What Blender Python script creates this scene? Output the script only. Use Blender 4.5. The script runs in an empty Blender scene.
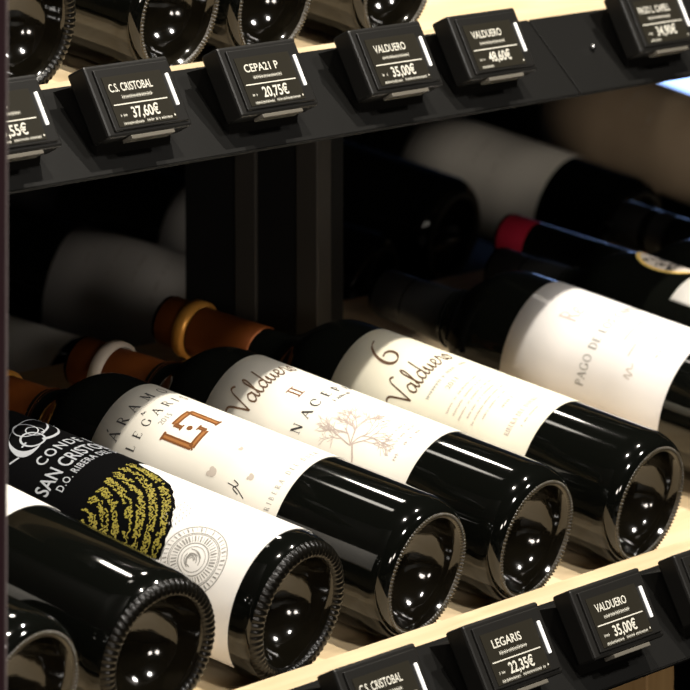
import bpy, bmesh, math, random
from mathutils import Vector, Matrix
random.seed(7)
S = bpy.context.scene
COL = S.collection
AL = math.radians(12.05)                      # slope of the shelf boards
CA, SA = math.cos(AL), math.sin(AL)
AX = Vector((0, CA, SA)); NRM = Vector((0, -SA, CA))

# ---------------------------------------------------------------- materials
def mat(name, col, rough=.5, spec=.5, metal=0, coat=0, noise=None, bump=None, emit=None):
    m = bpy.data.materials.new(name); m.use_nodes = True
    nt = m.node_tree; b = nt.nodes['Principled BSDF']
    b.inputs['Base Color'].default_value = (*col, 1)
    b.inputs['Roughness'].default_value = rough
    b.inputs['Specular IOR Level'].default_value = spec
    b.inputs['Metallic'].default_value = metal
    b.inputs['Coat Weight'].default_value = coat
    if emit:
        b.inputs['Emission Color'].default_value = (*emit[0], 1)
        b.inputs['Emission Strength'].default_value = emit[1]
    if noise or bump:
        tc = nt.nodes.new('ShaderNodeTexCoord')
        mp = nt.nodes.new('ShaderNodeMapping'); nt.links.new(tc.outputs['Object'], mp.inputs['Vector'])
        nz = nt.nodes.new('ShaderNodeTexNoise'); nt.links.new(mp.outputs['Vector'], nz.inputs['Vector'])
        nz.inputs['Detail'].default_value = 4
        if noise:
            col2, scale, stretch = noise
            mp.inputs['Scale'].default_value = stretch
            nz.inputs['Scale'].default_value = scale
            mx = nt.nodes.new('ShaderNodeMix'); mx.data_type = 'RGBA'
            mx.inputs['A'].default_value = (*col, 1); mx.inputs['B'].default_value = (*col2, 1)
            rp = nt.nodes.new('ShaderNodeMapRange'); rp.inputs['From Min'].default_value = .35; rp.inputs['From Max'].default_value = .65
            nt.links.new(nz.outputs['Fac'], rp.inputs['Value'])
            nt.links.new(rp.outputs['Result'], mx.inputs['Factor'])
            nt.links.new(mx.outputs['Result'], b.inputs['Base Color'])
        if bump:
            if not noise: nz.inputs['Scale'].default_value = bump[0]
            bp = nt.nodes.new('ShaderNodeBump'); bp.inputs['Strength'].default_value = bump[1]; bp.inputs['Distance'].default_value = .0005
            nt.links.new(nz.outputs['Fac'], bp.inputs['Height']); nt.links.new(bp.outputs['Normal'], b.inputs['Normal'])
    return m

M = {}
M['glass'] = mat('dark_bottle_glass', (.0025, .0028, .0022), .065, .5, bump=(14, .02))
M['punt'] = mat('dark_punt_glass', (.006, .005, .003), .09, .6, bump=(38, .9))
M['bead'] = mat('knurled_glass', (.030, .023, .011), .3, .7)
M['ribbed'] = mat('ribbed_glass', (.0035, .003, .002), .28, .28)
M['cream'] = mat('cream_label_paper', (.78, .745, .66), .62, .3, noise=((.75, .715, .63), 30, (1, 1, 1)))
M['ivory'] = mat('ivory_label_paper', (.80, .76, .62), .62, .3, noise=((.77, .73, .59), 30, (1, 1, 1)))
M['white'] = mat('white_label_paper', (.80, .775, .73), .6, .3, noise=((.77, .745, .70), 30, (1, 1, 1)))
M['grey_label'] = mat('pale_pink_label_paper', (.78, .755, .735), .62, .3, noise=((.755, .73, .71), 30, (1, 1, 1)))
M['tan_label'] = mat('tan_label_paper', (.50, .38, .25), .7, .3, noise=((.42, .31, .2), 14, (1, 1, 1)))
M['black_label'] = mat('black_label_print', (.0018, .0018, .002), .8, .03)
M['ink'] = mat('black_ink', (.03, .028, .027), .7, .2)
M['brown_ink'] = mat('dark_brown_ink', (.085, .045, .022), .6, .3)
M['bronze_ink'] = mat('bronze_ink', (.17, .06, .014), .5, .4)
M['orange_ink'] = mat('orange_ink', (.33, .135, .035), .55, .4)
M['grey_ink'] = mat('grey_ink', (.30, .29, .265), .7, .2)
M['pale_ink'] = mat('pale_rose_ink', (.47, .39, .35), .7, .2)
M['stain_ink'] = mat('pale_taupe_ink', (.50, .44, .38), .7, .2)
M['silver_ink'] = mat('silver_ink', (.34, .355, .38), .5, .3)
M['gold_ink'] = mat('gold_ink', (.29, .24, .035), .5, .5)
M['gold_foil'] = mat('gold_foil', (.62, .42, .12), .4, .5)
M['copper'] = mat('copper_capsule_foil', (.20, .054, .010), .38, .5, metal=.6)
M['amber'] = mat('amber_foil_ring', (.75, .36, .07), .35, .5, metal=.5)
M['crimson'] = mat('crimson_capsule_foil', (.40, .015, .04), .4, .5)
M['dark_red'] = mat('dark_red_capsule_foil', (.22, .014, .012), .4, .5)
M['black_foil'] = mat('black_capsule_foil', (.01, .01, .01), .35, .5)
M['pale_ring'] = mat('pale_neck_ring', (.62, .55, .47), .5, .4)
M['rail'] = mat('black_powder_coated_rail', (.0055, .0053, .0048), .55, .10, bump=(900, .12))
M['tag'] = mat('black_tag_plastic', (.009, .0085, .0075), .42, .3)
M['screen'] = mat('dark_display_screen', (.018, .016, .011), .3, .5)
M['glyph'] = mat('display_lettering', (.5, .48, .41), .5, .3, emit=((.85, .82, .70), .22))
M['led'] = mat('white_light_bar', (.8, .8, .78), .4, .4, emit=((1, .97, .92), .62))
M['strip'] = mat('clear_plastic_strip', (.12, .11, .09), .3, .5)
M['steel'] = mat('dark_grey_steel', (.030, .027, .023), .5, .5)
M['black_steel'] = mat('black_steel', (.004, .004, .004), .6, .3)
M['maroon'] = mat('dark_maroon_panel', (.016, .006, .008), .45, .4)
M['edge'] = mat('grey_panel_edge', (.16, .13, .13), .5, .4)
M['screw'] = mat('steel_screw', (.5, .5, .5), .25, .5, metal=1)
M['floor'] = mat('dark_floor_tiles', (.03, .028, .026), .5, .4, noise=((.02, .019, .018), 3, (1, 1, 1)))
M['wall'] = mat('dark_shop_wall', (.02, .019, .02), .8, .2)
M['ceiling'] = mat('dark_ceiling_paint', (.02, .02, .02), .9, .2)
M['lit_screen'] = mat('lit_blue_display', (.1, .1, .1), .4, .3, emit=((.34, .52, 1.0), 3.0))

def wood_mat(name, a, b, sc):
    m = bpy.data.materials.new(name); m.use_nodes = True; nt = m.node_tree; p = nt.nodes['Principled BSDF']
    tc = nt.nodes.new('ShaderNodeTexCoord'); mp = nt.nodes.new('ShaderNodeMapping'); mp.inputs['Scale'].default_value = sc
    nz = nt.nodes.new('ShaderNodeTexNoise'); nz.inputs['Scale'].default_value = 6; nz.inputs['Detail'].default_value = 6; nz.inputs['Distortion'].default_value = .6
    cr = nt.nodes.new('ShaderNodeValToRGB'); cr.color_ramp.elements[0].color = (*a, 1); cr.color_ramp.elements[1].color = (*b, 1)
    cr.color_ramp.elements[0].position = .35; cr.color_ramp.elements[1].position = .7
    nt.links.new(tc.outputs['Object'], mp.inputs['Vector']); nt.links.new(mp.outputs['Vector'], nz.inputs['Vector'])
    nt.links.new(nz.outputs['Fac'], cr.inputs['Fac']); nt.links.new(cr.outputs['Color'], p.inputs['Base Color'])
    p.inputs['Roughness'].default_value = .55
    return m
M['pine'] = wood_mat('pale_pine', (.60, .455, .265), (.72, .575, .37), (1.2, 14, 14))
M['pine_post'] = wood_mat('brown_pine', (.42, .25, .10), (.55, .35, .15), (14, 14, 1.2))

# ---------------------------------------------------------------- object helpers
def link(name, me, m, parent=None, smooth=True):
    o = bpy.data.objects.new(name, me); COL.objects.link(o)
    if m is not None:
        me.materials.clear(); me.materials.append(m)
    if smooth:
        for p in me.polygons: p.use_smooth = True
    if parent: o.parent = parent
    return o
def mesh(name, vs, fs):
    me = bpy.data.meshes.new(name); me.from_pydata(vs, [], fs); me.validate(); me.update()
    bm = bmesh.new(); bm.from_mesh(me); bmesh.ops.recalc_face_normals(bm, faces=bm.faces); bm.to_mesh(me); bm.free()
    return me
def thing(name, label, cat, group=None, loc=(0, 0, 0), rot=(0, 0, 0)):
    o = bpy.data.objects.new(name, None); o.empty_display_size = .02; COL.objects.link(o)
    o.location = loc; o.rotation_euler = rot
    return tag(o, label, cat, group)
def tag(o, label, cat, group=None):
    o['label'] = label; o['category'] = cat
    if group: o['group'] = group
    return o
def box_bm(bm, x0, x1, y0, y1, z0, z1, mtx=None):
    vs = [bm.verts.new(v) for v in [(x0,y0,z0),(x1,y0,z0),(x1,y1,z0),(x0,y1,z0),(x0,y0,z1),(x1,y0,z1),(x1,y1,z1),(x0,y1,z1)]]
    if mtx is not None:
        for v in vs: v.co = mtx @ v.co
    for f in [(0,3,2,1),(4,5,6,7),(0,1,5,4),(1,2,6,5),(2,3,7,6),(3,0,4,7)]: bm.faces.new([vs[i] for i in f])
def finish(bm, name, m, parent=None, bevel=0, smooth=False, seg=2):
    if bevel: bmesh.ops.bevel(bm, geom=bm.edges[:], offset=bevel, segments=seg, affect='EDGES', profile=.5, clamp_overlap=True)
    bmesh.ops.recalc_face_normals(bm, faces=bm.faces)
    me = bpy.data.meshes.new(name); bm.to_mesh(me); bm.free()
    return link(name, me, m, parent, smooth)
def box(name, x0, x1, y0, y1, z0, z1, m, parent=None, bevel=0, mtx=None):
    bm = bmesh.new(); box_bm(bm, x0, x1, y0, y1, z0, z1, mtx)
    return finish(bm, name, m, parent, bevel)
def prism(name, prof, x0, x1, m, parent=None, bevel=0):
    """profile [(y,z)] swept along x"""
    n = len(prof); vs = [(x0, y, z) for y, z in prof] + [(x1, y, z) for y, z in prof]
    fs = [tuple(range(n))[::-1], tuple(range(n, 2*n))] + [(i, (i+1) % n, n+(i+1) % n, n+i) for i in range(n)]
    bm = bmesh.new(); bv = [bm.verts.new(v) for v in vs]
    for f in fs: bm.faces.new([bv[i] for i in f])
    return finish(bm, name, m, parent, bevel)
def lathe(prof, seg=96, wob=None):
    """profile [(u, r)] about local z; wob(i_profile, angle) -> (du, dr)"""
    vs, fs = [], []
    for i, (u, r) in enumerate(prof):
        for k in range(seg):
            t = 2*math.pi*k/seg; du, dr = wob(i, t) if wob else (0, 0)
            vs.append(((r+dr)*math.cos(t), (r+dr)*math.sin(t), u+du))
    for i in range(len(prof)-1):
        for k in range(seg):
            k2 = (k+1) % seg
            fs.append((i*seg+k, i*seg+k2, (i+1)*seg+k2, (i+1)*seg+k))
    return vs, fs
def sm(prof, n=4):
    """Catmull-Rom refine of a profile"""
    out = []
    P = [prof[0]] + prof + [prof[-1]]
    for i in range(1, len(P)-2):
        for j in range(n):
            t = j/n
            out.append(tuple(.5*((2*P[i][d]) + (-P[i-1][d]+P[i+1][d])*t + (2*P[i-1][d]-5*P[i][d]+4*P[i+1][d]-P[i+2][d])*t*t + (-P[i-1][d]+3*P[i][d]-3*P[i+1][d]+P[i+2][d])*t**3) for d in (0, 1)))
    out.append(prof[-1]); return out

# ---------------------------------------------------------------- bottle kit (local z runs base -> neck; angle 0 = up, negative = towards the aisle's left end)
MESH = {}
def body_mesh(R, L):
    key = ('body', R, L)
    if key not in MESH:
        e = L-.300
        heel = [(.0145*(1-math.sin(math.radians(q))), .0312+(R-.0312)*math.cos(math.radians(q))) for q in range(84, -1, -7)]
        p = [(.060, R), (.120, R), (.190, R), (.203, R), (.2115, R-.0008), (.219, R-.0035), (.226, R-.0085), (.233, R-.0145),
             (.240, .0195), (.247, .0170), (.256+e*.5, .0158), (.27+e, .0148), (.298+e, .0142), (.300+e, .012), (.300+e, 0.0001)]
        p = heel + p[:3] + sm(p[3:], 3)
        MESH[key] = mesh('glass_body', *lathe(p, 96))
    return MESH[key]
def punt_mesh(depth):
    key = ('punt', depth)
    if key not in MESH:
        p = [(.0010, .0292), (.004, .0276), (.0085, .0262), (depth*.55, .0235), (depth*.80, .0175), (depth*.94, .010), (depth, .0045), (depth-.0006, .002), (depth-.001, .0001)]
        MESH[key] = mesh('punt', *lathe(sm(p, 4), 72))
    return MESH[key]
def ring_mesh(kind, R):
    key = ('ring', kind, R)
    if key not in MESH:
        if kind == 'bead':      # fine beads on the standing ring
            p = [(.0012, .0330), (.0004, .0325), (-.0001, .0319), (-.0003, .0312), (-.0001, .0305), (.0006, .0298), (.0014, .0290)]
            n = 100
            w = lambda i, t: ((-.0010*max(0, math.cos(n*t)) if i in (2, 3, 4) else 0), 0)
            MESH[key] = mesh('base_ring', *lathe(p, n*6, w))
        else:                   # coarse radial ribs round the heel
            p = [(.0030, .0362), (.0012, .0347), (.0001, .0330), (-.0003, .0312), (.0000, .0298), (.0008, .0288), (.0022, .0280)]
            n = 66
            w = lambda i, t: (-.0005*(.5+.5*math.cos(n*t))*(1 if 0 < i < 6 else 0), .0003*(.5+.5*math.cos(n*t))*(1 if 0 < i < 3 else 0))
            MESH[key] = mesh('base_ring', *lathe(p, n*8, w))
    return MESH[key]
def capsule_mesh(L, start, R=.0158):
    key = ('cap', L, start)
    if key not in MESH:
        p = [(start, .0182 if start < .25 else R+.0004), (start+.0005, R+.001), (start+.02, R), (L-.022, R-.0012), (L-.0215, R-.0010), (L-.002, R-.0012), (L+.0006, R-.003), (L+.0006, .0001)]
        MESH[key] = mesh('capsule', *lathe(p, 64))
    return MESH[key]
def band_mesh(u0, u1, r, name='foil_ring'):
    p = [(u0, r-.0022), (u0+.0006, r), (u1-.0006, r), (u1, r-.0022)]
    return mesh(name, *lathe(p, 64))
def cyl_pt(s, u, R):
    """s = arc length from the top line, in metres"""
    t = s/R; return (math.sin(t)*R, -math.cos(t)*R, u)
def patch_mesh(name, R, ph0, ph1, u0, u1, th=.00022, base=.00008):
    n = max(8, int(abs(ph1-ph0)/3)); vs, fs = [], []
    us = [u0, u0+(u1-u0)*.33, u0+(u1-u0)*.66, u1]; nu = len(us)
    for rr in (R+base, R+base+th):
        for i in range(n+1):
            t = math.radians(ph0+(ph1-ph0)*i/n)
            for u in us: vs.append((math.sin(t)*rr, -math.cos(t)*rr, u))
    o = (n+1)*nu
    for i in range(n):
        for j in range(nu-1):
            a, b, c, d = i*nu+j, (i+1)*nu+j, (i+1)*nu+j+1, i*nu+j+1
            fs.append((a, b, c, d)); fs.append((o+a, o+d, o+c, o+b))
        for j in (0, nu-1):
            fs.append((i*nu+j, (i+1)*nu+j, o+(i+1)*nu+j, o+i*nu+j))
    for i in (0, n):
        for j in range(nu-1): fs.append((i*nu+j, i*nu+j+1, o+i*nu+j+1, o+i*nu+j))
    return mesh(name, vs, fs)

class Ink:
    """Flat print collected in (s, u) millimetres, then wrapped on a bottle of radius R."""
    def __init__(self): self.v = []; self.f = []
    def ribbon(self, pts, w, nib=None, wmin=None, closed=False):
        n = len(pts)
        if n < 2: return
        P = []
        for i in range(n):
            a = pts[(i-1) % n] if (i > 0 or closed) else pts[i]; b = pts[(i+1) % n] if (i < n-1 or closed) else pts[i]
            dx, dy = b[0]-a[0], b[1]-a[1]; l = math.hypot(dx, dy) or 1e-6
            ww = w
            if nib is not None:
                ang = math.atan2(dy, dx); k = abs(math.sin(ang-nib)); ww = wmin+(w-wmin)*k
            nx, ny = -dy/l*ww/2, dx/l*ww/2
            P.append(((pts[i][0]+nx, pts[i][1]+ny), (pts[i][0]-nx, pts[i][1]-ny)))
        o = len(self.v)
        for a, b in P: self.v += [a, b]
        m = n if closed else n-1
        for i in range(m):
            j = (i+1) % n
            self.f.append((o+2*i, o+2*i+1, o+2*j+1, o+2*j))
    def disc(self, c, rx, ry=None, n=16, rot=0):
        ry = ry or rx; o = len(self.v)
        for k in range(n):
            t = 2*math.pi*k/n; x, y = rx*math.cos(t), ry*math.sin(t)
            self.v.append((c[0]+x*math.cos(rot)-y*math.sin(rot), c[1]+x*math.sin(rot)+y*math.cos(rot)))
        self.f.append(tuple(range(o, o+n)))
    def ring(self, c, rx, w, ry=None, n=48, a0=0, a1=360, rot=0):
        ry = ry or rx; full = abs(a1-a0) >= 360
        pts = []
        for k in range(n if full else n+1):
            t = math.radians(a0+(a1-a0)*k/n); x, y = rx*math.cos(t), ry*math.sin(t)
            pts.append((c[0]+x*math.cos(rot)-y*math.sin(rot), c[1]+x*math.sin(rot)+y*math.cos(rot)))
        self.ribbon(pts, w, closed=full)
    def rect(self, x0, x1, y0, y1):
        o = len(self.v); self.v += [(x0, y0), (x1, y0), (x1, y1), (x0, y1)]; self.f.append((o, o+1, o+2, o+3))
    def text(self, s, x, y, h, sx=1.0, spacing=1.0, width=None, centre=False, bold=0):
        vs, fs = text_shape(s, spacing, bold)
        if not vs: return
        x0 = min(v[0] for v in vs); x1 = max(v[0] for v in vs); cap = .72
        k = h/cap; kx = k*sx
        if width: kx = width/(x1-x0)
        off = x-(x0*kx) if not centre else x-(x0+x1)/2*kx
        o = len(self.v)
        self.v += [(off+a*kx, y+b*k) for a, b in vs]; self.f += [tuple(o+i for i in f) for f in fs]
    def wrap(self, name, R, m, parent, lift=.00045, div=1.6):
        bm = bmesh.new(); vv = [bm.verts.new((a, b, 0)) for a, b in self.v]
        for f in self.f:
            try: bm.faces.new([vv[i] for i in f])
            except ValueError: pass
        bmesh.ops.triangulate(bm, faces=[f for f in bm.faces if len(f.verts) > 4])
        for _ in range(4):
            es = [e for e in bm.edges if abs(e.verts[0].co.x-e.verts[1].co.x) > div]
            if not es: break
            bmesh.ops.subdivide_edges(bm, edges=es, cuts=1)
        bmesh.ops.triangulate(bm, faces=bm.faces[:])
        for f in bm.faces:
            if f.normal.z < 0: f.normal_flip()
        for v in bm.verts: v.co = cyl_pt(v.co.x/1000*(R+lift)/R, v.co.y/1000, R+lift)
        me = bpy.data.meshes.new(name); bm.to_mesh(me); bm.free()
        return link(name, me, m, parent, False)
    def flat(self, name, m, parent, M4, th=0):
        """place the print on a plane: (x, y, 0) mm -> M4"""
        me = bpy.data.meshes.new(name); me.from_pydata([M4 @ Vector((a/1000, b/1000, 0)) for a, b in self.v], [], self.f); me.update()
        return link(name, me, m, parent, False)

TEXT = {}
def text_shape(s, spacing=1.0, bold=0):
    key = (s, spacing, bold)
    if key not in TEXT:
        cu = bpy.data.curves.new('lettering', 'FONT'); cu.body = s; cu.size = 1; cu.space_character = spacing; cu.resolution_u = 3
        cu.offset = bold
        ob = bpy.data.objects.new('lettering', cu); COL.objects.link(ob)
        dg = bpy.context.evaluated_depsgraph_get(); dg.update()
        me = bpy.data.meshes.new_from_object(ob.evaluated_get(dg))
        TEXT[key] = ([(v.co.x, v.co.y) for v in me.vertices], [tuple(p.vertices) for p in me.polygons])
        bpy.data.objects.remove(ob); bpy.data.curves.remove(cu); bpy.data.meshes.remove(me)
    return TEXT[key]

def spline(pts, n=8):
    return sm([tuple(p) for p in pts], n)
# serif capitals: strokes (points, weight 1 thick / 0 thin), unit height
def arc(cx, cy, rx, ry, a0, a1, n=14): return [(cx+rx*math.cos(math.radians(a0+(a1-a0)*k/n)), cy+ry*math.sin(math.radians(a0+(a1-a0)*k/n))) for k in range(n+1)]
CAPS = {
 'A': (.78, [([(.08, 0), (.38, 1)], 0), ([(.36, 1), (.70, 0)], 1), ([(.20, .36), (.56, .36)], 0)], [(.08, 0), (.70, 0)]),
 'R': (.74, [([(.16, 0), (.16, 1)], 1), ([(.16, .97)]+arc(.32, .74, .24, .23, 90, -90)+[(.16, .51)], .6), ([(.34, .5), (.68, 0)], 1)], [(.16, 0), (.16, 1), (.68, 0)]),
 'P': (.66, [([(.16, 0), (.16, 1)], 1), ([(.16, .97)]+arc(.32, .73, .25, .24, 90, -90)+[(.16, .49)], .6)], [(.16, 0), (.16, 1)]),
 'M': (.96, [([(.14, 0), (.18, 1)], 0), ([(.18, 1), (.48, .1)], 1), ([(.48, .1), (.78, 1)], 0), ([(.78, 1), (.82, 0)], 1)], [(.14, 0), (.82, 0), (.16, 1), (.80, 1)]),
 'O': (.84, [(arc(.42, .5, .34, .5, 0, 360, 28), .7)], []),
 'S': (.58, [(spline([(.48, .80), (.38, .97), (.18, .95), (.10, .74), (.28, .54), (.46, .36), (.42, .1), (.22, .02), (.08, .2)], 5), .7)], []),
 'L': (.62, [([(.16, 0), (.16, 1)], 1), ([(.16, .02), (.56, .02), (.58, .22)], 0)], [(.16, 0), (.16, 1)]),
 'E': (.64, [([(.16, 0), (.16, 1)], 1), ([(.16, .02), (.56, .02), (.58, .2)], 0), ([(.16, .98), (.54, .98), (.54, .82)], 0), ([(.16, .52), (.44, .52)], 0)], [(.16, 0), (.16, 1)]),
 'G': (.82, [(arc(.42, .5, .34, .5, 40, 330, 22), .8), ([(.70, .44), (.70, .1)], 1)], [(.70, .44)]),
 'I': (.34, [([(.17, 0), (.17, 1)], 1)], [(.17, 0), (.17, 1)]),
 'D': (.80, [([(.16, 0), (.16, 1)], 1), ([(.16, .98)]+arc(.34, .5, .36, .48, 90, -90, 18)+[(.16, .02)], .7)], [(.16, 0), (.16, 1)]),
 'N': (.84, [([(.16, 0), (.16, 1)], 0), ([(.16, 1), (.70, 0)], 1), ([(.70, 0), (.70, 1)], 0)], [(.16, 0), (.16, 1), (.70, 1)]),
 'C': (.76, [(arc(.42, .5, .34, .5, 45, 320, 22), .8), ([(.66, .86), (.67, .68)], .6)], []),
 'U': (.80, [([(.16, 1), (.16, .34)]+arc(.42, .34, .26, .33, 180, 360, 12)[1:]+[(.68, 1)], .7)], [(.16, 1), (.68, 1)]),
 'B': (.70, [([(.16, 0), (.16, 1)], 1), ([(.16, .98)]+arc(.32, .76, .20, .22, 90, -90)+[(.16, .54)], .6), ([(.16, .54)]+arc(.34, .27, .26, .26, 90, -90)+[(.16, .01)], .6)], [(.16, 0), (.16, 1)]),
 'F': (.60, [([(.16, 0), (.16, 1)], 1), ([(.16, .98), (.54, .98), (.54, .82)], 0), ([(.16, .52), (.44, .52)], 0)], [(.16, 0), (.16, 1)]),
 ' ': (.40, [], []),
}
def serif(ink, s, x, y, h, gap=.12, thick=.15, thin=.045, width=None, mono=False):
    tot = sum(CAPS[c][0]+gap for c in s)-gap
    kx = h if not width else width/tot
    for c in s:
        w, strokes, feet = CAPS[c]
        for pts, t in strokes:
            q = [(x+p[0]*kx, y+p[1]*h) for p in pts]
            if t in (0, 1) and len(q) == 2: ink.ribbon(q, (thick if t else thin)*h)
            else: ink.ribbon(q, thick*h*(t or .3), nib=.35, wmin=thin*h)
        for fx, fy in feet:
            ink.rect(x+(fx-.11)*kx, x+(fx+.11)*kx, y+(fy-.02)*h, y+(fy+.025)*h)
        x += (w+gap)*kx
# flowing script
SCR = {
 'V': (.70, [[(-.28, .62), (-.30, .86), (-.12, 1.02), (.10, .98), (.20, .62), (.30, .02)], [(.30, .02), (.52, .55), (.78, 1.16), (.98, 1.32), (1.12, 1.22)]]),
 'a': (.54, [[(.44, .40), (.26, .48), (.06, .28), (.08, .04), (.24, .04), (.40, .26), (.47, .46)], [(.47, .46), (.40, .12), (.46, 0), (.60, .14)]]),
 'l': (.36, [[(.0, .14), (.20, .50), (.38, .98), (.34, 1.14), (.22, .94), (.12, .30), (.14, .02), (.24, .0), (.40, .16)]]),
 'd': (.56, [[(.44, .40), (.26, .48), (.06, .28), (.08, .04), (.24, .04), (.42, .30)], [(.66, 1.16), (.50, .60), (.40, .14), (.46, 0), (.62, .14)]]),
 'u': (.60, [[(.02, .20), (.14, .46), (.10, .14), (.16, .0), (.30, .08), (.44, .44)], [(.44, .44), (.40, .12), (.46, 0), (.62, .16)]]),
 'e': (.46, [[(.02, .14), (.30, .30), (.30, .46), (.14, .44), (.06, .18), (.14, .0), (.30, .02), (.48, .18)]]),
 'r': (.46, [[(.02, .14), (.14, .44), (.20, .54), (.24, .42), (.36, .42)], [(.36, .42), (.30, .14), (.36, 0), (.50, .14)]]),
 'o': (.52, [[(.24, .47), (.06, .30), (.08, .02), (.26, .0), (.40, .20), (.36, .44), (.24, .47), (.30, .34), (.56, .36)]]),
 'y': (.6, [[(.05, .5), (.18, .2), (.4, .6)], [(.4, .6), (.3, -.2), (.1, -.55), (.0, -.4)]]),
}
def script(ink, s, x, y, h, width, thick=.12, thin=.03):
    tot = sum(SCR[c][0] for c in s); kx = width/tot
    for c in s:
        w, strokes = SCR[c]
        for st in strokes:
            ink.ribbon([(x+px*kx, y+py*h) for px, py in spline(st, 7)], thick*h, nib=.95, wmin=thin*h)
        x += w*kx
def smallprint(ink, x, y, w, h, fill=.75, seed=1):
    """a line of print too small to read in the photograph"""
    r = random.Random(seed); cx = x
    while cx < x+w:
        ww = h*r.uniform(.35, .7)
        if r.random() < fill:
            ink.rect(cx, min(cx+ww*.3, x+w), y, y+h*r.uniform(.8, 1)); ink.rect(cx, min(cx+ww*.8, x+w), y+h*.35, y+h*.6)
        cx += ww*1.15

def bottle(name, label, x, y0=-.0203, z0=.0317, R=.038, L=.300, yaw=0, cap='black_foil', ring='bead', group=None, cap_start=.246, depth=.024, cat='bottle', tilt=AL):
    t = thing(name, label, cat, group, (x, y0, z0), (-(math.pi/2-tilt), 0, yaw))
    g = link('glass_body', body_mesh(R, L), M['glass'], t)
    link('punt', punt_mesh(depth), M['punt'], t); link('base_ring', ring_mesh(ring, R), M['bead' if ring == 'bead' else 'ribbed'], t)
    c = link('capsule', capsule_mesh(L, cap_start), M[cap], t)
    return t
D2 = math.radians
GF = 'wine bottles lying on the lower shelf'

# ================================================================ front row, lower shelf
FY, FZ = -.0203, .0317
def mm(phi, R): return math.radians(phi)*R*1000      # angle -> arc mm

# plain bottle at the lower left corner, cut by the frame
b = bottle('wine_bottle', 'black glass wine bottle lowest in the left corner, only its base showing', -.309, FY, FZ, group=GF, depth=.026)
lb = link('label', patch_mesh('label', .038, -120, 70, .095, .19), M['white'], b)

b = bottle('wine_bottle', 'black bottle with broad bare glass and bright reflections, left of the black and gold label', -.2144, FY, FZ+.0016, group=GF, yaw=D2(-7), ring='rib', depth=.027)
lb = link('label', patch_mesh('label', .038, -120, 75, .096, .19), M['white'], b)

# black and white label with silver rings, gold script half globe and grey seal
R = .038
b = bottle('wine_bottle', 'wine bottle with black and white label, silver lettering and gold script half globe', -.1062, FY, FZ, group=GF, ring='rib', depth=.027, cap='black_foil')
lb = link('label', patch_mesh('label', R, -135, 85, .0145, .196), M['white'], b)
blk = Ink()
xs_ = [mm(-135, R)+k*(mm(85, R)-mm(-135, R))/60 for k in range(61)]
cgx, cgu, rg = mm(-72, R), 112., 51.
for k in range(60):
    def edge(x):
        d = abs(x-cgx); return 112. if d >= rg else cgu-math.sqrt(rg*rg-d*d)+1.2*math.sin(x*.9)*math.sin(x*.37)
    o = len(blk.v); blk.v += [(xs_[k], edge(xs_[k])), (xs_[k+1], edge(xs_[k+1])), (xs_[k+1], 196.2), (xs_[k], 196.2)]; blk.f.append((o, o+1, o+2, o+3))
bl = blk.wrap('black_label_field', R, M['black_label'], lb, lift=.0004); bl['label'] = 'black upper field of the label'
gd = Ink(); rr = random.Random(3)
for row in range(8):
    for strand in (-1.5, -.1, 1.3):
        rad = 47.-row*6.2+strand
        a = -178
        while a < -2 and rad > 4:
            t = math.radians(a); xx, uu = cgx+rad*math.cos(t), cgu+rad*math.sin(t)
            ln = rr.uniform(1., 3.6)
            if uu < 111.5 and mm(-80, R) < xx < mm(12, R)+2 and rr.random() < .80:
                pts = []
                for q in range(6):
                    f = q/5*ln; ta = t+f/max(rad, 4)
                    wob = rr.uniform(-.9, .9)
                    pts.append((cgx+(rad+wob)*math.cos(ta), cgu+(rad+wob)*math.sin(ta)))
                gd.ribbon(spline(pts, 3), rr.uniform(.45, 1.0), nib=.6, wmin=.3)
            a += math.degrees((ln+rr.uniform(-.4, .9))/max(rad, 4))
g = gd.wrap('gold_script', R, M['gold_ink'], lb, lift=.0006); g['label'] = 'gold handwriting filling the half globe'
sl = Ink()
sl.text('CONDE DE', mm(-39, R), 146.5, 6.2, width=46, spacing=1.25, bold=.012)
sl.text('SAN CRISTOBAL', mm(-60, R), 134.8, 8.2, width=62, bold=.012)
sl.text('D.O. RIBERA DEL DUERO', mm(-52, R), 128.2, 4.4, width=58, spacing=1.15, bold=.01)
cres = spline([(-11.7, 177.7), (-17.8, 174.7), (-22.4, 171.2), (-25.1, 167.1), (-26.2, 162.4), (-24.9, 158.9), (-21.6, 157.1), (-17.0, 157.0), (-12.5, 158.3)], 6)
inner = [(p[0]+(2.9*math.sin(math.pi*i/(len(cres)-1))+.4), p[1]+(2.6*math.sin(math.pi*i/(len(cres)-1)))) for i, p in enumerate(cres)]
o = len(sl.v)
for a_, b_ in zip(cres, inner): sl.v += [a_, b_]
for i in range(len(cres)-1): sl.f.append((o+2*i, o+2*i+1, o+2*i+3, o+2*i+2))
sl.ribbon(spline([(-9.9, 160.2), (-6.0, 158.8), (-1.5, 159), (3.6, 161.3), (9.8, 167.1), (13.7, 173.1), (13.9, 177.0)], 6), 2.2, nib=.9, wmin=.8)
sl.ribbon(spline([(12.5, 176.2), (4.9, 169.4), (-1.4, 165.7), (-5.1, 165.3)], 6), 1.1)
sl.ribbon(spline([(-11.7, 177.7), (-4.7, 179.2), (3.0, 180.5), (9.7, 180.3), (13.9, 177.0)], 6), .5)
sl.ring((-12.6, 164.2), 6.0, 1.1); sl.ring((-8.3, 172.6), 6.2, .7); sl.ring((-5.8, 168.6), 4.6, .6)
sl.ribbon([(-16.7, 165.0), (-20.6, 164.4)], .9); sl.ribbon([(-26.5, 161.5), (-31.6, 163.8)], 1.)
g = sl.wrap('silver_lettering', R, M['silver_ink'], lb, lift=.0006); g['label'] = 'silver rings emblem and lettering'
se = Ink(); sc_ = (mm(-60, R), 44.)
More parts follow.
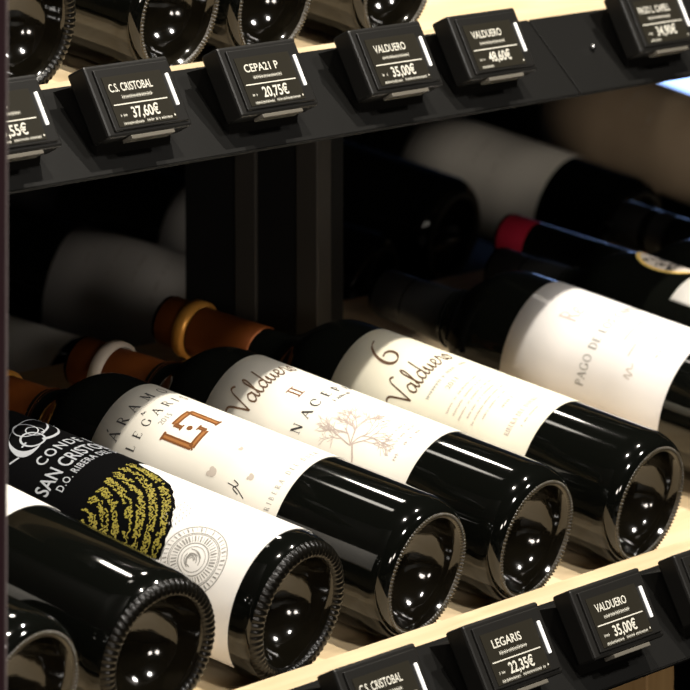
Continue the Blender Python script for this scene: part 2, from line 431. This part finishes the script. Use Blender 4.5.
for r_, w_ in ((17.5, .5), (13.8, .45), (13.0, .3), (8.2, .5), (6.4, .3)): se.ring(sc_, r_, w_)
for k in range(44):
    t = 2*math.pi*k/44
    for r0, r1, w_ in ((14.6, 16.8, .75 if k % 3 else .3), (9.0, 12.2, .8 if k % 4 else .35)):
        se.ribbon([(sc_[0]+r0*math.cos(t), sc_[1]+r0*math.sin(t)), (sc_[0]+r1*math.cos(t+.03), sc_[1]+r1*math.sin(t+.03))], w_*rr.uniform(.5, 1.1))
for k in range(14):
    t = rr.uniform(0, 6.28); q = rr.uniform(.5, 5)
    se.ribbon(spline([(sc_[0]+q*math.cos(t+j*.5), sc_[1]+q*math.sin(t+j*.6)*.9+j*.4) for j in range(4)], 3), .45)
for r_ in (0, 1, 2, 3):
    for k in range(7):
        if rr.random() < .8: se.ribbon([(sc_[0]+10+k*2.1+r_, sc_[1]+19+r_*2.6-k*.55), (sc_[0]+11.2+k*2.1+r_, sc_[1]+20+r_*2.6-k*.55)], .42)
g = se.wrap('seal', R, M['grey_ink'], lb, lift=.00042); g['label'] = 'grey engraved round seal'

# cream label with bronze double-L emblem
b = bottle('wine_bottle', 'wine bottle with cream label, square bronze emblem and widely spaced serif capitals', 0, FY, FZ, group=GF, cap='copper', L=.302)
lb = link('label', patch_mesh('label', R, -135, 80, .0705, .1895), M['cream'], b)
k_ = Ink()
for ch, ph, w in (('P', -75, 4.4), ('A', -63.5, 6.2), ('R', -49.5, 5.2), ('A', -36, 6.2), ('M', -20, 7.5), ('O', -1.5, 6.4), ('S', 13, 4.4)): serif(k_, ch, mm(ph, R), 175.2, 5.8, width=w*.86, thick=.17, thin=.06)
k_.ribbon([(mm(-58.5, R), 182.2), (mm(-56.8, R), 183.6)], .6)
for ch, ph, w in (('L', -66, 3.6), ('E', -55, 4.2), ('G', -43.5, 5.4), ('A', -30.5, 5.8), ('R', -17.5, 4.8), ('I', -5.5, 1.8), ('S', 4, 4.)): serif(k_, ch, mm(ph, R), 163.2, 5.0, width=w*.9, thick=.16, thin=.06)
k_.wrap('lettering', R, M['ink'], lb); k_ = Ink()
k_.ribbon(spline([(mm(-35, R), 170), (mm(-34, R), 172), (mm(-33, R), 170.2), (mm(-32, R), 171), (mm(-31, R), 170)], 4), .4)
k_.ribbon(spline([(mm(-64, R)-1, 96.), (mm(-64, R)+1, 100), (mm(-64, R)+3.5, 98), (mm(-64, R)+5, 101.5)], 5), .6); k_.ribbon(spline([(mm(-64, R)+2.5, 104), (mm(-64, R)+1.5, 98), (mm(-64, R)-2, 92)], 5), .5)
k_.wrap('signature', R, M['ink'], lb)
gy = Ink(); gy.text('2015', mm(-37, R), 156.5, 3.4, width=9); gy.wrap('vintage_lettering', R, M['grey_ink'], lb); gy = Ink()
serif(gy, 'RIBERA DEL DUERO', mm(-69, R), 75.6, 2.9, gap=.55, width=50, thick=.12)
gy.wrap('small_lettering', R, M['grey_ink'], lb)
# emblem: two facing L shapes, bronze outlines round an orange core, and a dot
em = Ink(); eo = Ink()
e0, e1, f0, f1 = mm(-45, R), mm(-13.5, R), 132.5, 152.2
def Lpath(flip):
    pts = [(0, 1), (0, .06), (.60, .06), (.60, .30)] if not flip else [(1, 0), (1, .94), (.40, .94), (.40, .70)]
    return [(e0+p[0]*(e1-e0), f0+p[1]*(f1-f0)) for p in pts]
for fl in (0, 1):
    P = Lpath(fl)
    for i in range(3):
        a, c = P[i], P[i+1]; L_ = math.hypot(c[0]-a[0], c[1]-a[1]); nx, ny = -(c[1]-a[1])/L_, (c[0]-a[0])/L_
        wd = (2.7, 2.5, 1.5)[i]
        eo.ribbon([a, c], wd)
        for s_ in (-1, 1): em.ribbon([(a[0]+nx*s_*wd/2, a[1]+ny*s_*wd/2), (c[0]+nx*s_*wd/2, c[1]+ny*s_*wd/2)], 1.1)
    a = P[0]; em.ribbon([(a[0]-2.6, a[1]), (a[0]+2.6, a[1])], 1.2)
    a = P[3]; em.ribbon([(a[0]-2., a[1]), (a[0]+2., a[1])], .9)
    a = P[1]; em.ribbon([(a[0]-1.4, a[1]-1.2+2.4*fl), (a[0]+1.4, a[1]+1.2-2.4*fl+(2.4*fl-1.2)*0)], 1.)
eo.wrap('emblem_core', R, M['orange_ink'], lb, lift=.00042)
em.disc(((e0+e1)/2-.4, (f0+f1)/2), 1.6); em.wrap('emblem_outline', R, M['bronze_ink'], lb, lift=.0005)
st = Ink()
for ph, u, r_ in ((-57, 115, 2.6), (-49.5, 93.5, 1.8), (-30, 109, 1.2)):
    st.disc((mm(ph, R), u), r_, r_*.85, rot=.5); st.disc((mm(ph, R)-r_*.5, u+r_*.7), r_*.55); st.disc((mm(ph, R)+r_*.6, u+r_*.5), r_*.5)
st.wrap('leaf_marks', R, M['stain_ink'], lb)
link('neck_ring', band_mesh(.2755, .2835, .0176, 'neck_ring'), M['amber'], b)

# cream label, brown script at the far end, roots drawing
b = bottle('wine_bottle', 'wine bottle with cream label, brown script and tree roots drawing', .0995, FY, FZ, group=GF, cap='copper', L=.304)
lb = link('label', patch_mesh('label', R, -135, 80, .0625, .1935), M['cream'], b)
k_ = Ink(); script(k_, 'Valduero', mm(-62, R), 166.5, 13., 48, thick=.11, thin=.045); k_.wrap('script_lettering', R, M['brown_ink'], lb)
k_ = Ink()
for ch, ph, w in (('U', -75, 5.4), ('N', -61, 5.8), ('A', -46.5, 5.8), ('C', -33.5, 5.4), ('E', -18.5, 4.4), ('P', -5.5, 4.4), ('A', 6, 5.4)): serif(k_, ch, mm(ph, R), 133., 5.6, width=w, thick=.22, thin=.07)
smallprint(k_, mm(-28, R), 127, 19, 2.6, .7, 5)
k_.wrap('lettering', R, M['ink'], lb)
k_ = Ink()
for dx in (0, 2.6): k_.rect(mm(-29, R)+dx, mm(-29, R)+dx+.9, 146.5, 154.5)
k_.rect(mm(-29, R)-1.2, mm(-29, R)+4.7, 146.2, 146.8); k_.rect(mm(-29, R)-1.2, mm(-29, R)+4.7, 154.2, 154.8)
k_.wrap('numeral', R, M['bronze_ink'], lb)
tr = Ink(); rr = random.Random(11)
def branch(x, y, ang, ln, w, dep):
    pts = [(x, y)]; a = ang
    for _ in range(5):
        a += rr.uniform(-.22, .22); x += math.cos(a)*ln/5; y += math.sin(a)*ln/5; pts.append((x, y))
    tr.ribbon(pts, w)
    if dep:
        for s_ in (-1, 1, rr.choice((-1, 1))): branch(*pts[rr.choice((3, 4, 5))], a+s_*rr.uniform(.25, .75), ln*rr.uniform(.55, .8), max(.22, w*.68), dep-1)
bx, bu = mm(-64, R), 99
branch(bx-3, bu-3, .35, 12, 1.0, 0)
for a_ in (1.35, .9, .45, .1, -.3, -.6): branch(bx+7, bu+3, a_, 12, .62, 3)
tr.wrap('roots_drawing', R, M['pale_ink'], lb)
k_ = Ink()
for i in range(3): smallprint(k_, mm(-52, R), 84-i*5, 26, 2, .6, 20+i)
k_.wrap('small_lettering', R, M['pale_ink'], lb)
link('neck_ring', band_mesh(.278, .2855, .0182, 'neck_ring'), M['pale_ring'], b)  # plain pale band round the neck

# ivory label with large 6
b = bottle('wine_bottle', 'wine bottle with ivory label, large brown numeral six and script', .2105, FY, FZ, group=GF, cap='copper', L=.330, cap_start=.262)
lb = link('label', patch_mesh('label', R, -135, 80, .0605, .190), M['ivory'], b)
k_ = Ink()
k_.ribbon(spline([(-13.0, 181.7), (-18.0, 179.4), (-21.6, 175.3), (-24.0, 170.5), (-24.9, 166.2), (-24.4, 162.4), (-22.2, 160.3), (-18.8, 161.0), (-16.3, 164.0), (-16.2, 167.7), (-18.6, 169.6), (-21.8, 169.0)], 7), 2.3, nib=.5, wmin=.7)
k_.wrap('numeral', R, M['brown_ink'], lb)
k_ = Ink(); script(k_, 'Valduero', mm(-66, R), 138., 14., 46, thick=.10, thin=.04); k_.wrap('script_lettering', R, M['brown_ink'], lb)
k_ = Ink(); smallprint(k_, mm(-55, R), 128.6, 37, 2.6, .95, 31); k_.text('2011', mm(-40, R), 121, 3.4, width=9)
k_.wrap('small_lettering', R, M['grey_ink'], lb)
k_ = Ink()
for i, (w, a_) in enumerate(((32, -62), (30, -60), (32, -62), (28, -58), (32, -62), (22, -54))): smallprint(k_, mm(a_, R), 114-i*4.3, w, 1.6, .8, 40+i)
smallprint(k_, mm(-38, R), 86, 9, 2.2, .9, 51)
serif(k_, 'RIBERA DEL DUERO', mm(-60, R), 74.5, 2.9, width=31, thick=.14); smallprint(k_, mm(-48, R), 69.5, 16, 1.4, .8, 52)
k_.wrap('pale_lettering', R, M['pale_ink'], lb)
link('foil_ring', band_mesh(.306, .314, .0174), M['amber'], b)

# wide bottle with the tall greyish white label
R5 = .041
b = bottle('wine_bottle', 'wide wine bottle with tall greyish white label and pale grey capitals', .3827, FY-.0006, FZ+.0029, R=R5, group=GF, cap='dark_red')
lb = link('label', patch_mesh('label', R5, -140, 80, .0765, .186), M['grey_label'], b)
k_ = Ink(); serif(k_, 'PAGO DE LOS CAPELLANES', mm(-88, R5), 129.5, 5.2, width=92, thick=.2, thin=.08); k_.wrap('lettering', R5, M['grey_ink'], lb)
k_ = Ink()
script(k_, 'e', mm(-31, R5), 151, 14, 5, thick=.07); serif(k_, 'R', mm(-41, R5), 151, 11, width=6.5, thick=.1, thin=.05); k_.wrap('monogram', R5, M['pale_ink'], lb); k_ = Ink()
for i in range(4): smallprint(k_, mm((-40, -52, -36, -46)[i], R5), 116-i*8, (22, 9, 30, 14)[i], 1.8, .8, 60+i)
k_.wrap('pale_lettering', R5, M['pale_ink'], lb)
k_ = Ink(); k_.ribbon(spline([(mm(-70, R5), 102), (mm(-68, R5), 106), (mm(-66, R5), 101), (mm(-63, R5), 106), (mm(-61, R5), 103), (mm(-57, R5), 104)], 5), .6); k_.wrap('signature', R5, M['stain_ink'], lb)

# black bottle with oval crest
R6 = .039
b = bottle('wine_bottle', 'wine bottle with gold rimmed oval crest above its white label, at the right edge', .5070, FY-.0002, FZ+.001, R=R6, group=GF, cap='black_foil')
lb = link('label', patch_mesh('label', R6, -46, 100, .05, .161), M['white'], b)
k_ = Ink(); c_ = (mm(10, R6), 184.); k_.ring(c_, 19, 2.6, 21, n=60); g = k_.wrap('crest_rim', R6, M['gold_foil'], b, lift=.0006)
k_ = Ink(); k_.disc(c_, 18, 20, 40); ct = k_.wrap('crest', R6, M['stain_ink'], b, lift=.0003)
k_ = Ink(); rr = random.Random(5)
for i in range(26):
    x, y = c_[0]+rr.uniform(-14, 12), c_[1]+rr.uniform(-9, 12)
    k_.ribbon(spline([(x+rr.uniform(-4, 4), y+rr.uniform(-3, 3)) for _ in range(4)], 4), rr.uniform(.6, 1.6))
k_.wrap('crest_drawing', R6, M['ink'], ct, lift=.0005)
b = bottle('wine_bottle', 'black wine bottle with long crimson capsule, behind the oval crest bottle', .5850, FY, FZ+.0003, group=GF, cap='crimson', L=.345)
lb = link('label', patch_mesh('label', .038, -50, 100, .05, .14), M['white'], b)

b = bottle('wine_bottle', 'dark wine bottle past the crimson capsule bottle, its black neck at the right edge', .700, FY, FZ+.0003, group=GF, cap='black_foil', L=.33)
# ================================================================ shelves, rails
DY, DZ = .1800, .2650                          # step from lower to upper shelf
PB = (-.0124, -.0062)                          # a point of the board top under the bottles
def board_z(y, oy=0, oz=0): return PB[1]+oz+(y-PB[0]-oy)*math.tan(AL)
def shelf(label, x0, x1, oy, oz, back):
    t = thing('wooden_shelf', label, 'shelf', None, (x0, oy, oz))
    yb = back
    prof = [(-.0170, board_z(-.0170)), (yb, board_z(yb)), (yb, board_z(yb)-.018), (-.0170, board_z(-.0170)-.018)]
    prism('board', prof, 0, x1-x0, M['pine'], t, .0006)
    prism('bounce_blocker', [(-.016, board_z(-.016)-.0185), (yb-.0005, board_z(yb)-.0185), (yb-.0005, board_z(yb)-.0205), (-.016, board_z(-.016)-.0205)], .001, x1-x0-.001, M['black_steel'], t)  # black sheet added under the board to kill bounce and reflections in the glass
    prism('front_strip', [(-.0172, .0048), (-.0425, .0062), (-.0425, -.030), (-.0172, -.030)], 0, x1-x0, M['pine'], t, .0005)
    return t
shelf('sloping pine shelf under the lower row of bottles', -.40, 1.3, 0, 0, .36)
shelf('sloping pine shelf above, holding the upper row of bottles', -.195, 1.5, DY, DZ, .36)
def rail(label, x0, x1, oy, oz, screws=()):
    t = thing('price_rail', label, 'price rail', 'black price rails along the shelf edges', (0, oy, oz))
    ty, tz, by, bz = -.0428, .0068, -.0785, -.0328
    prism('rail_face', [(ty, tz), (by, bz), (by+.0022, bz-.0010), (by+.0045, bz+.0018), (ty+.0002, tz-.0045)], x0, x1, M['rail'], t, .0004)
    prism('rail_lip', [(by-.0003, bz-.0003), (by+.0004, bz-.0016), (by+.0030, bz-.0012), (by+.0026, bz+.0003)], x0, x1, M['rail'], t)
    for sx_, d in screws:
        bm = bmesh.new(); bmesh.ops.create_uvsphere(bm, u_segments=16, v_segments=10, radius=.0019)
        for v in bm.verts: v.co = Vector((v.co.x+sx_, v.co.y+ty+(by-ty)*d-.001, v.co.z+tz+(bz-tz)*d+.001))
        finish(bm, 'screw', M['screw'], t, smooth=True)
    return t
rail('long black price rail across the front of the upper shelf', -.2, .3302, DY, DZ)
rail('black price rail with a screw head at the upper right, past the joint', .3316, .95, DY, DZ, [(.371, .48)])
rail('black price rail along the lower shelf at the bottom right', -.405, .9, 0, 0)

# ---------------------------------------------------------------- electronic price tags
DN = Vector((0, -.438, -.899)); ON = Vector((0, -.899, .438))
GT = 'electronic price tags'
TAGM = {}
def price_tag(label, ledx, oy, oz, lines, seed):
    W, H, T_ = .0665, .0335, .0115
    x0 = ledx-.0585
    o = Vector((x0, -.042-.026+oy, .0065+.009+oz))
    t = thing('price_tag', label, 'price tag', GT, o)
    M4 = Matrix(((1, 0, 0, 0), (0, -DN.y, ON.y, 0), (0, -DN.z, ON.z, 0), (0, 0, 0, 1)))   # x right, y up the face, z out
    def pb(name, ax0, ax1, ay0, ay1, az0, az1, m, bev=0, parent=t):
        key = (name, ax0, ay0)
        if key not in TAGM: 
            ob = box(name, ax0, ax1, ay0, ay1, az0, az1, m, parent, bev, M4); TAGM[key] = ob.data
            return ob
        return link(name, TAGM[key], m, parent, False)
    pb('housing', 0, W, -H, .0040, -T_, 0, M['tag'], .0014)
    pb('bezel', .0050, W-.0030, -H+.0026, .0012, 0-.0005, .0012, M['tag'], .0005)
    pb('screen', .0085, .0548, -H+.0042, -.0032, .0008, .0015, M['screen'], 0)
    pb('light_bar', .0577, .0599, -.0225, -.0055, .0008, .0021, M['led'], .0005)
    pb('holder_lip', .016, .050, -H-.0022, -H-.0002, -.006, .0006, M['strip'], .0003)
    # wedge bracket between tag and rail
    pr = []
    for yy, zz in ((.0040, -T_), (-H+.004, -T_)):
        v = DN*(-yy)+ON*zz; pr.append((v.y, v.z))
    off = Vector((0, o.y-oy, o.z-oz))
    e1 = Vector((0, -.0428, .0068))-off+Vector((0, .0012, -.0010)); e2 = Vector((0, -.0785, -.0328))-off; e3 = e1+(e2-e1)*.80
    v0 = DN*.002+ON*(-T_+.001); v1 = DN*(H-.003)+ON*(-T_+.001)
    prism('bracket', [(v0.y, v0.z), (v1.y, v1.z), (e3.y, e3.z), (e1.y+(e3.y-e1.y)*.04, e1.z+(e3.z-e1.z)*.04)], .004, W-.004, M['tag'], t)
    nm, pr_, sub = lines
    k = Ink(); X0, X1 = 12.5, 55.
    k.text(nm, 28., -11.3, 4.3, width=min(34, 3.6*len(nm)), centre=True, bold=.012)
    smallprint(k, 18.5, -15.4, 24, 2.0, 1, seed)
    k.rect(10, 52.5, -18.3, -17.7)
    k.text(pr_, 32.4, -25.4, 5.6, width=min(21.5, 3.7*len(pr_)), centre=True, bold=.02)
    smallprint(k, 12.5, -24.4, 5, 1.6, .8, seed+1)
    smallprint(k, 12.5, -28.7, 11 + 5*(sub & 1), 1.7, 1, seed+2)
    if sub & 2: smallprint(k, 31, -28.5, 20, 1.6, .95, seed+3)
    k.disc((53.4, -27.2), .55)
    MM = Matrix.Translation(ON*.0017) @ M4
    k.flat('lettering', M['glyph'], [c for c in t.children if c.name.startswith('screen')][0], MM)
    return t
U = (DY, DZ); LO = (0, 0)
price_tag('black price tag cut by the left edge, price ending in 55€', -.1440, *U, ('ARCE', '13,55€', 3), 101)
price_tag('black price tag reading C.S. CRISTOBAL 37,60€ on the upper rail', -.0420, *U, ('C.S. CRISTOBAL', '37,60€', 3), 111)
price_tag('black price tag reading CEPA21 P 20,75€', .0655, *U, ('CEPA21 P', '20,75€', 3), 121)
price_tag('black price tag reading VALDUERO 35,00€ on the upper rail', .1800, *U, ('VALDUERO', '35,00€', 3), 131)
price_tag('black price tag reading VALDUERO 48,60€', .2725, *U, ('VALDUERO', '48,60€', 0), 141)
price_tag('black price tag reading 34,90€ at the upper right, cut by the frame', .4470, *U, ('PAGO L. CAPELL', '34,90€', 0), 151)
price_tag('black price tag reading C.S. CRISTOBAL at the bottom edge, its price out of frame', -.0860, *LO, ('C.S. CRISTOBAL', '37,60€', 3), 161)
price_tag('black price tag reading LEGARIS 22,35€', .0210, *LO, ('LEGARIS', '22,35€', 3), 171)
price_tag('black price tag reading VALDUERO 35,00€ on the lower rail', .1165, *LO, ('VALDUERO', '35,00€', 3), 181)
price_tag('black price tag at the right edge, past the lower VALDUERO tag, only its side showing', .2170, *LO, ('VALDUERO', '48,60€', 0), 191)

# ================================================================ upper row: bases showing above the tags
GU = 'wine bottles on the upper shelf'
for i, (x, kind, lab) in enumerate(((-.083, 'rib', 'black glass bottle base at the upper left corner, above the leftmost tags'), (.0375, 'bead', 'black glass bottle base with a beaded ring above the upper C.S. CRISTOBAL tag'),
                     (.121, 'bead', 'black glass bottle base above the CEPA21 P tag'), (.2357, 'bead', 'black glass bottle base just showing above the upper VALDUERO 35,00€ tag'))):
    b = bottle('wine_bottle', lab, x, FY+DY, FZ+DZ, group=GU, ring=kind, depth=.026)
    link('label', patch_mesh('label', .038, -120, 75, .08, .19), M[('white', 'white', 'cream', 'cream')[i]], b)

# ================================================================ uprights
t = thing('rack_upright', 'black steel rack upright with two dark grey strips, behind the bottle necks', 'upright', None, (.300, .26, -.05))
def upright_prism(nm, x0, x1, ya, yb, m):
    lo = lambda y: board_z(y)+.05+.0008
    hi = lambda y: board_z(y, DY, DZ)+.05-.0215
    prism(nm, [(ya, lo(ya+.26)), (yb, lo(yb+.26)), (yb, hi(yb+.26)), (ya, hi(ya+.26))], x0, x1, m, t, .0008)
upright_prism('post', .000, .030, .004, .098, M['black_steel'])
for y in (.0, .0445): upright_prism('strip', -.002, .012, y, y+.0155, M['steel'])
# side panel at the left end of the rack
p = thing('rack_side_panel', 'dark maroon rack side panel along the left edge with a thin grey edge', 'panel', None, (-.4185, -.10, .21), (0, D2(1.28), 0))
box('panel', -.022, -.0004, 0, .75, -.55, .55, M['maroon'], p, .0006)
box('edge_trim', -.0006, .0001, -.0004, .0016, -.55, .55, M['edge'], p)
t = box('wooden_post', .194, .222, -.03, .012, -.5, -.0375, M['pine_post'], None, .001); tag(t, 'brown wooden post standing under the lower price rail', 'post')

# ================================================================ bottles of the rack behind
GB = 'dim wine bottles in the rack behind'
def rear(label, x, y, z, yaw, R, lab, u0, u1, cap='black_foil', ph=(-140, 80), L=.300, cs=.246):
    b = bottle('wine_bottle', label, x, y, z, R=R, yaw=D2(yaw), group=GB, cap=cap, L=L, cap_start=cs)
    if lab:
        l = link('label', patch_mesh('label', R, *ph, u0, u1), M[lab], b)
        k = Ink()
        for i in range(4): smallprint(k, mm(-70+i*6, R), (u0+(u1-u0)*(.36+.15*i))*1000, 34-3*i, 3-.3*i, .6, 70+i)
        k.wrap('lettering', R, M['stain_ink'], l)
    return b
rear('dim bottle with large white label, in the shade left of the black upright', .600, .470, .0073, 15, .041, 'white', .07, .19)
rear('dim bottle with white label high up beside the black upright', .765, .542, .0236, 13, .041, 'white', .08, .155)
rear('dim bottle with white label at the left edge above the black label', .365, .425, -.0018, 13, .041, 'white', .07, .17)
rear('black unlabelled bottle behind, its base in the gap above the ivory label', .872, .55, .049, 2, .042, None, 0, 0)
rear('dim bottle with cream label in the gap under the upper rail', 1.019, .486, .038, 0, .042, 'cream', .065, .19)
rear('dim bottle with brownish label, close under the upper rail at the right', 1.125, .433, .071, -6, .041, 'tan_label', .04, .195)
b = rear('dim bottle with pale neck band and dark red capsule, above the oval crest', 1.30, .455, -.017, 0, .038, None, 0, 0, cap='dark_red', cs=.258)
link('neck_band', band_mesh(.236, .257, .0212, 'neck_band'), M['white'], b)
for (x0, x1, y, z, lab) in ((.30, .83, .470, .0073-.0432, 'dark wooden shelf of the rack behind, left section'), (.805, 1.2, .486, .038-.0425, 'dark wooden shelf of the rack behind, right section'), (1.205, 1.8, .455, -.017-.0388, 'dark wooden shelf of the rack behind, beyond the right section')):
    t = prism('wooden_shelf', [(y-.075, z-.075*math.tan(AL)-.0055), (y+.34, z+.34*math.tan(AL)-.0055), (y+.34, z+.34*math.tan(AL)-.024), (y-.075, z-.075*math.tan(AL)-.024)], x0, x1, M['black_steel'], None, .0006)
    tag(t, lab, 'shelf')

t = prism('wooden_shelf', [(.545, board_z(.53, DY, DZ)-.02), (1.35, board_z(.53, DY, DZ)-.02), (1.35, board_z(.53, DY, DZ)-.002), (.545, board_z(.53, DY, DZ)-.002)], -.195, 2.2, M['black_steel'], None, .0006)  # unseen board added to keep the overhead spots off the rear bottles
tag(t, 'unseen dark board added over the rack behind to block lamp light', 'shelf')
# lit display far behind
t = thing('display_screen', 'pale blue lit display far behind, a sliver under the upper rail at right', 'screen', None, (2.70, 1.5, -.25))
box('display_glass', 0, .62, 0, .01, .0, .95, M['lit_screen'], t, .002)
box('display_casing', -.015, .635, .008, .05, -.015, .965, M['tag'], t, .004)

# ================================================================ shop shell
def struct(name, *a):
    o = box(name, *a); o['kind'] = 'structure'; return o
struct('floor', -4.5, 6, -4, 4.1, -1.22, -1.12, M['floor'])
struct('ceiling', -4.5, 6, -4, 4.1, 2.35, 2.45, M['ceiling'])
struct('wall_back', -4.5, 6, 4.0, 4.1, -1.12, 2.35, M['wall'])
struct('wall_right', 5.9, 6, -4, 4, -1.12, 2.35, M['wall'])

# ---------------------------------------------------------------- lamps
def spot(x, y, z, aim, power, radius, angle, col=(1, .93, .82), blend=.3):
    l = bpy.data.lights.new('ceiling_or_fill_spot', 'SPOT'); l.energy = power; l.shadow_soft_size = radius; l.spot_size = math.radians(angle); l.spot_blend = blend; l.color = col
    o = bpy.data.objects.new('ceiling_or_fill_spot', l); COL.objects.link(o); o.location = (x, y, z)
    d = Vector(aim)-o.location; o.rotation_euler = d.to_track_quat('-Z', 'Y').to_euler()
    return o
# spots over the aisle, the row that lights the labels
LY = -.52
for x, pw in ((-.15, 178), (.85, 158)):
    spot(x, LY, 2.2, (x*.35+.05, .05, .05), pw, .025, 38)
# soft fill spots added further out in the aisle, lifting the shaded label ends
for x, pw in ((-.8, 150), (.9, 150)):
    spot(x, -1.95, 2.2, (x*.3+.05, .1, .05), pw, .16, 40, (1, .95, .88))
# row over the rack: the streaks on the glass
for x, y, pw in ((1.17, .82, 26), (.20, .68, 3), (.65, 1.09, 24)):
    spot(x, y, 2.2, (x*.5, -.05, .05), pw, .085, 50)

for i, xyz in enumerate(((-2.2, -2.2, .45), (-1.6, -2.7, .45))):  # unseen fill points added to brighten the labels of the rack behind
    l = bpy.data.lights.new('rear_fill', 'POINT'); l.energy = 52; l.shadow_soft_size = .2; l.color = (1, .9, .8)
    o = bpy.data.objects.new('rear_fill', l); COL.objects.link(o); o.location = xyz
w = bpy.data.worlds.new('shop_ambient'); S.world = w; w.use_nodes = True
w.node_tree.nodes['Background'].inputs['Color'].default_value = (1, .93, .85, 1)
w.node_tree.nodes['Background'].inputs['Strength'].default_value = .004

# ---------------------------------------------------------------- camera
cd = bpy.data.cameras.new('camera'); cam = bpy.data.objects.new('camera', cd); COL.objects.link(cam)
F = Vector((.80460802, .56967733, -.16755202)); Rt = Vector((math.cos(.95470224), -math.sin(.95470224), 0)); Up = Rt.cross(F)
m4 = Matrix(((Rt.x, Up.x, -F.x, -1.79173451), (Rt.y, Up.y, -F.y, -1.23915587), (Rt.z, Up.z, -F.z, .51503743), (0, 0, 0, 1)))
cam.matrix_world = m4
cd.sensor_width = 36; cd.lens = 4486.9/690*36
cd.clip_start = .05; cd.clip_end = 50
cd.dof.use_dof = True; cd.dof.focus_distance = 2.24; cd.dof.aperture_fstop = 22
S.camera = cam
S.view_settings.view_transform = 'Standard'; S.view_settings.look = 'None'; S.view_settings.exposure = 0; S.view_settings.gamma = 1
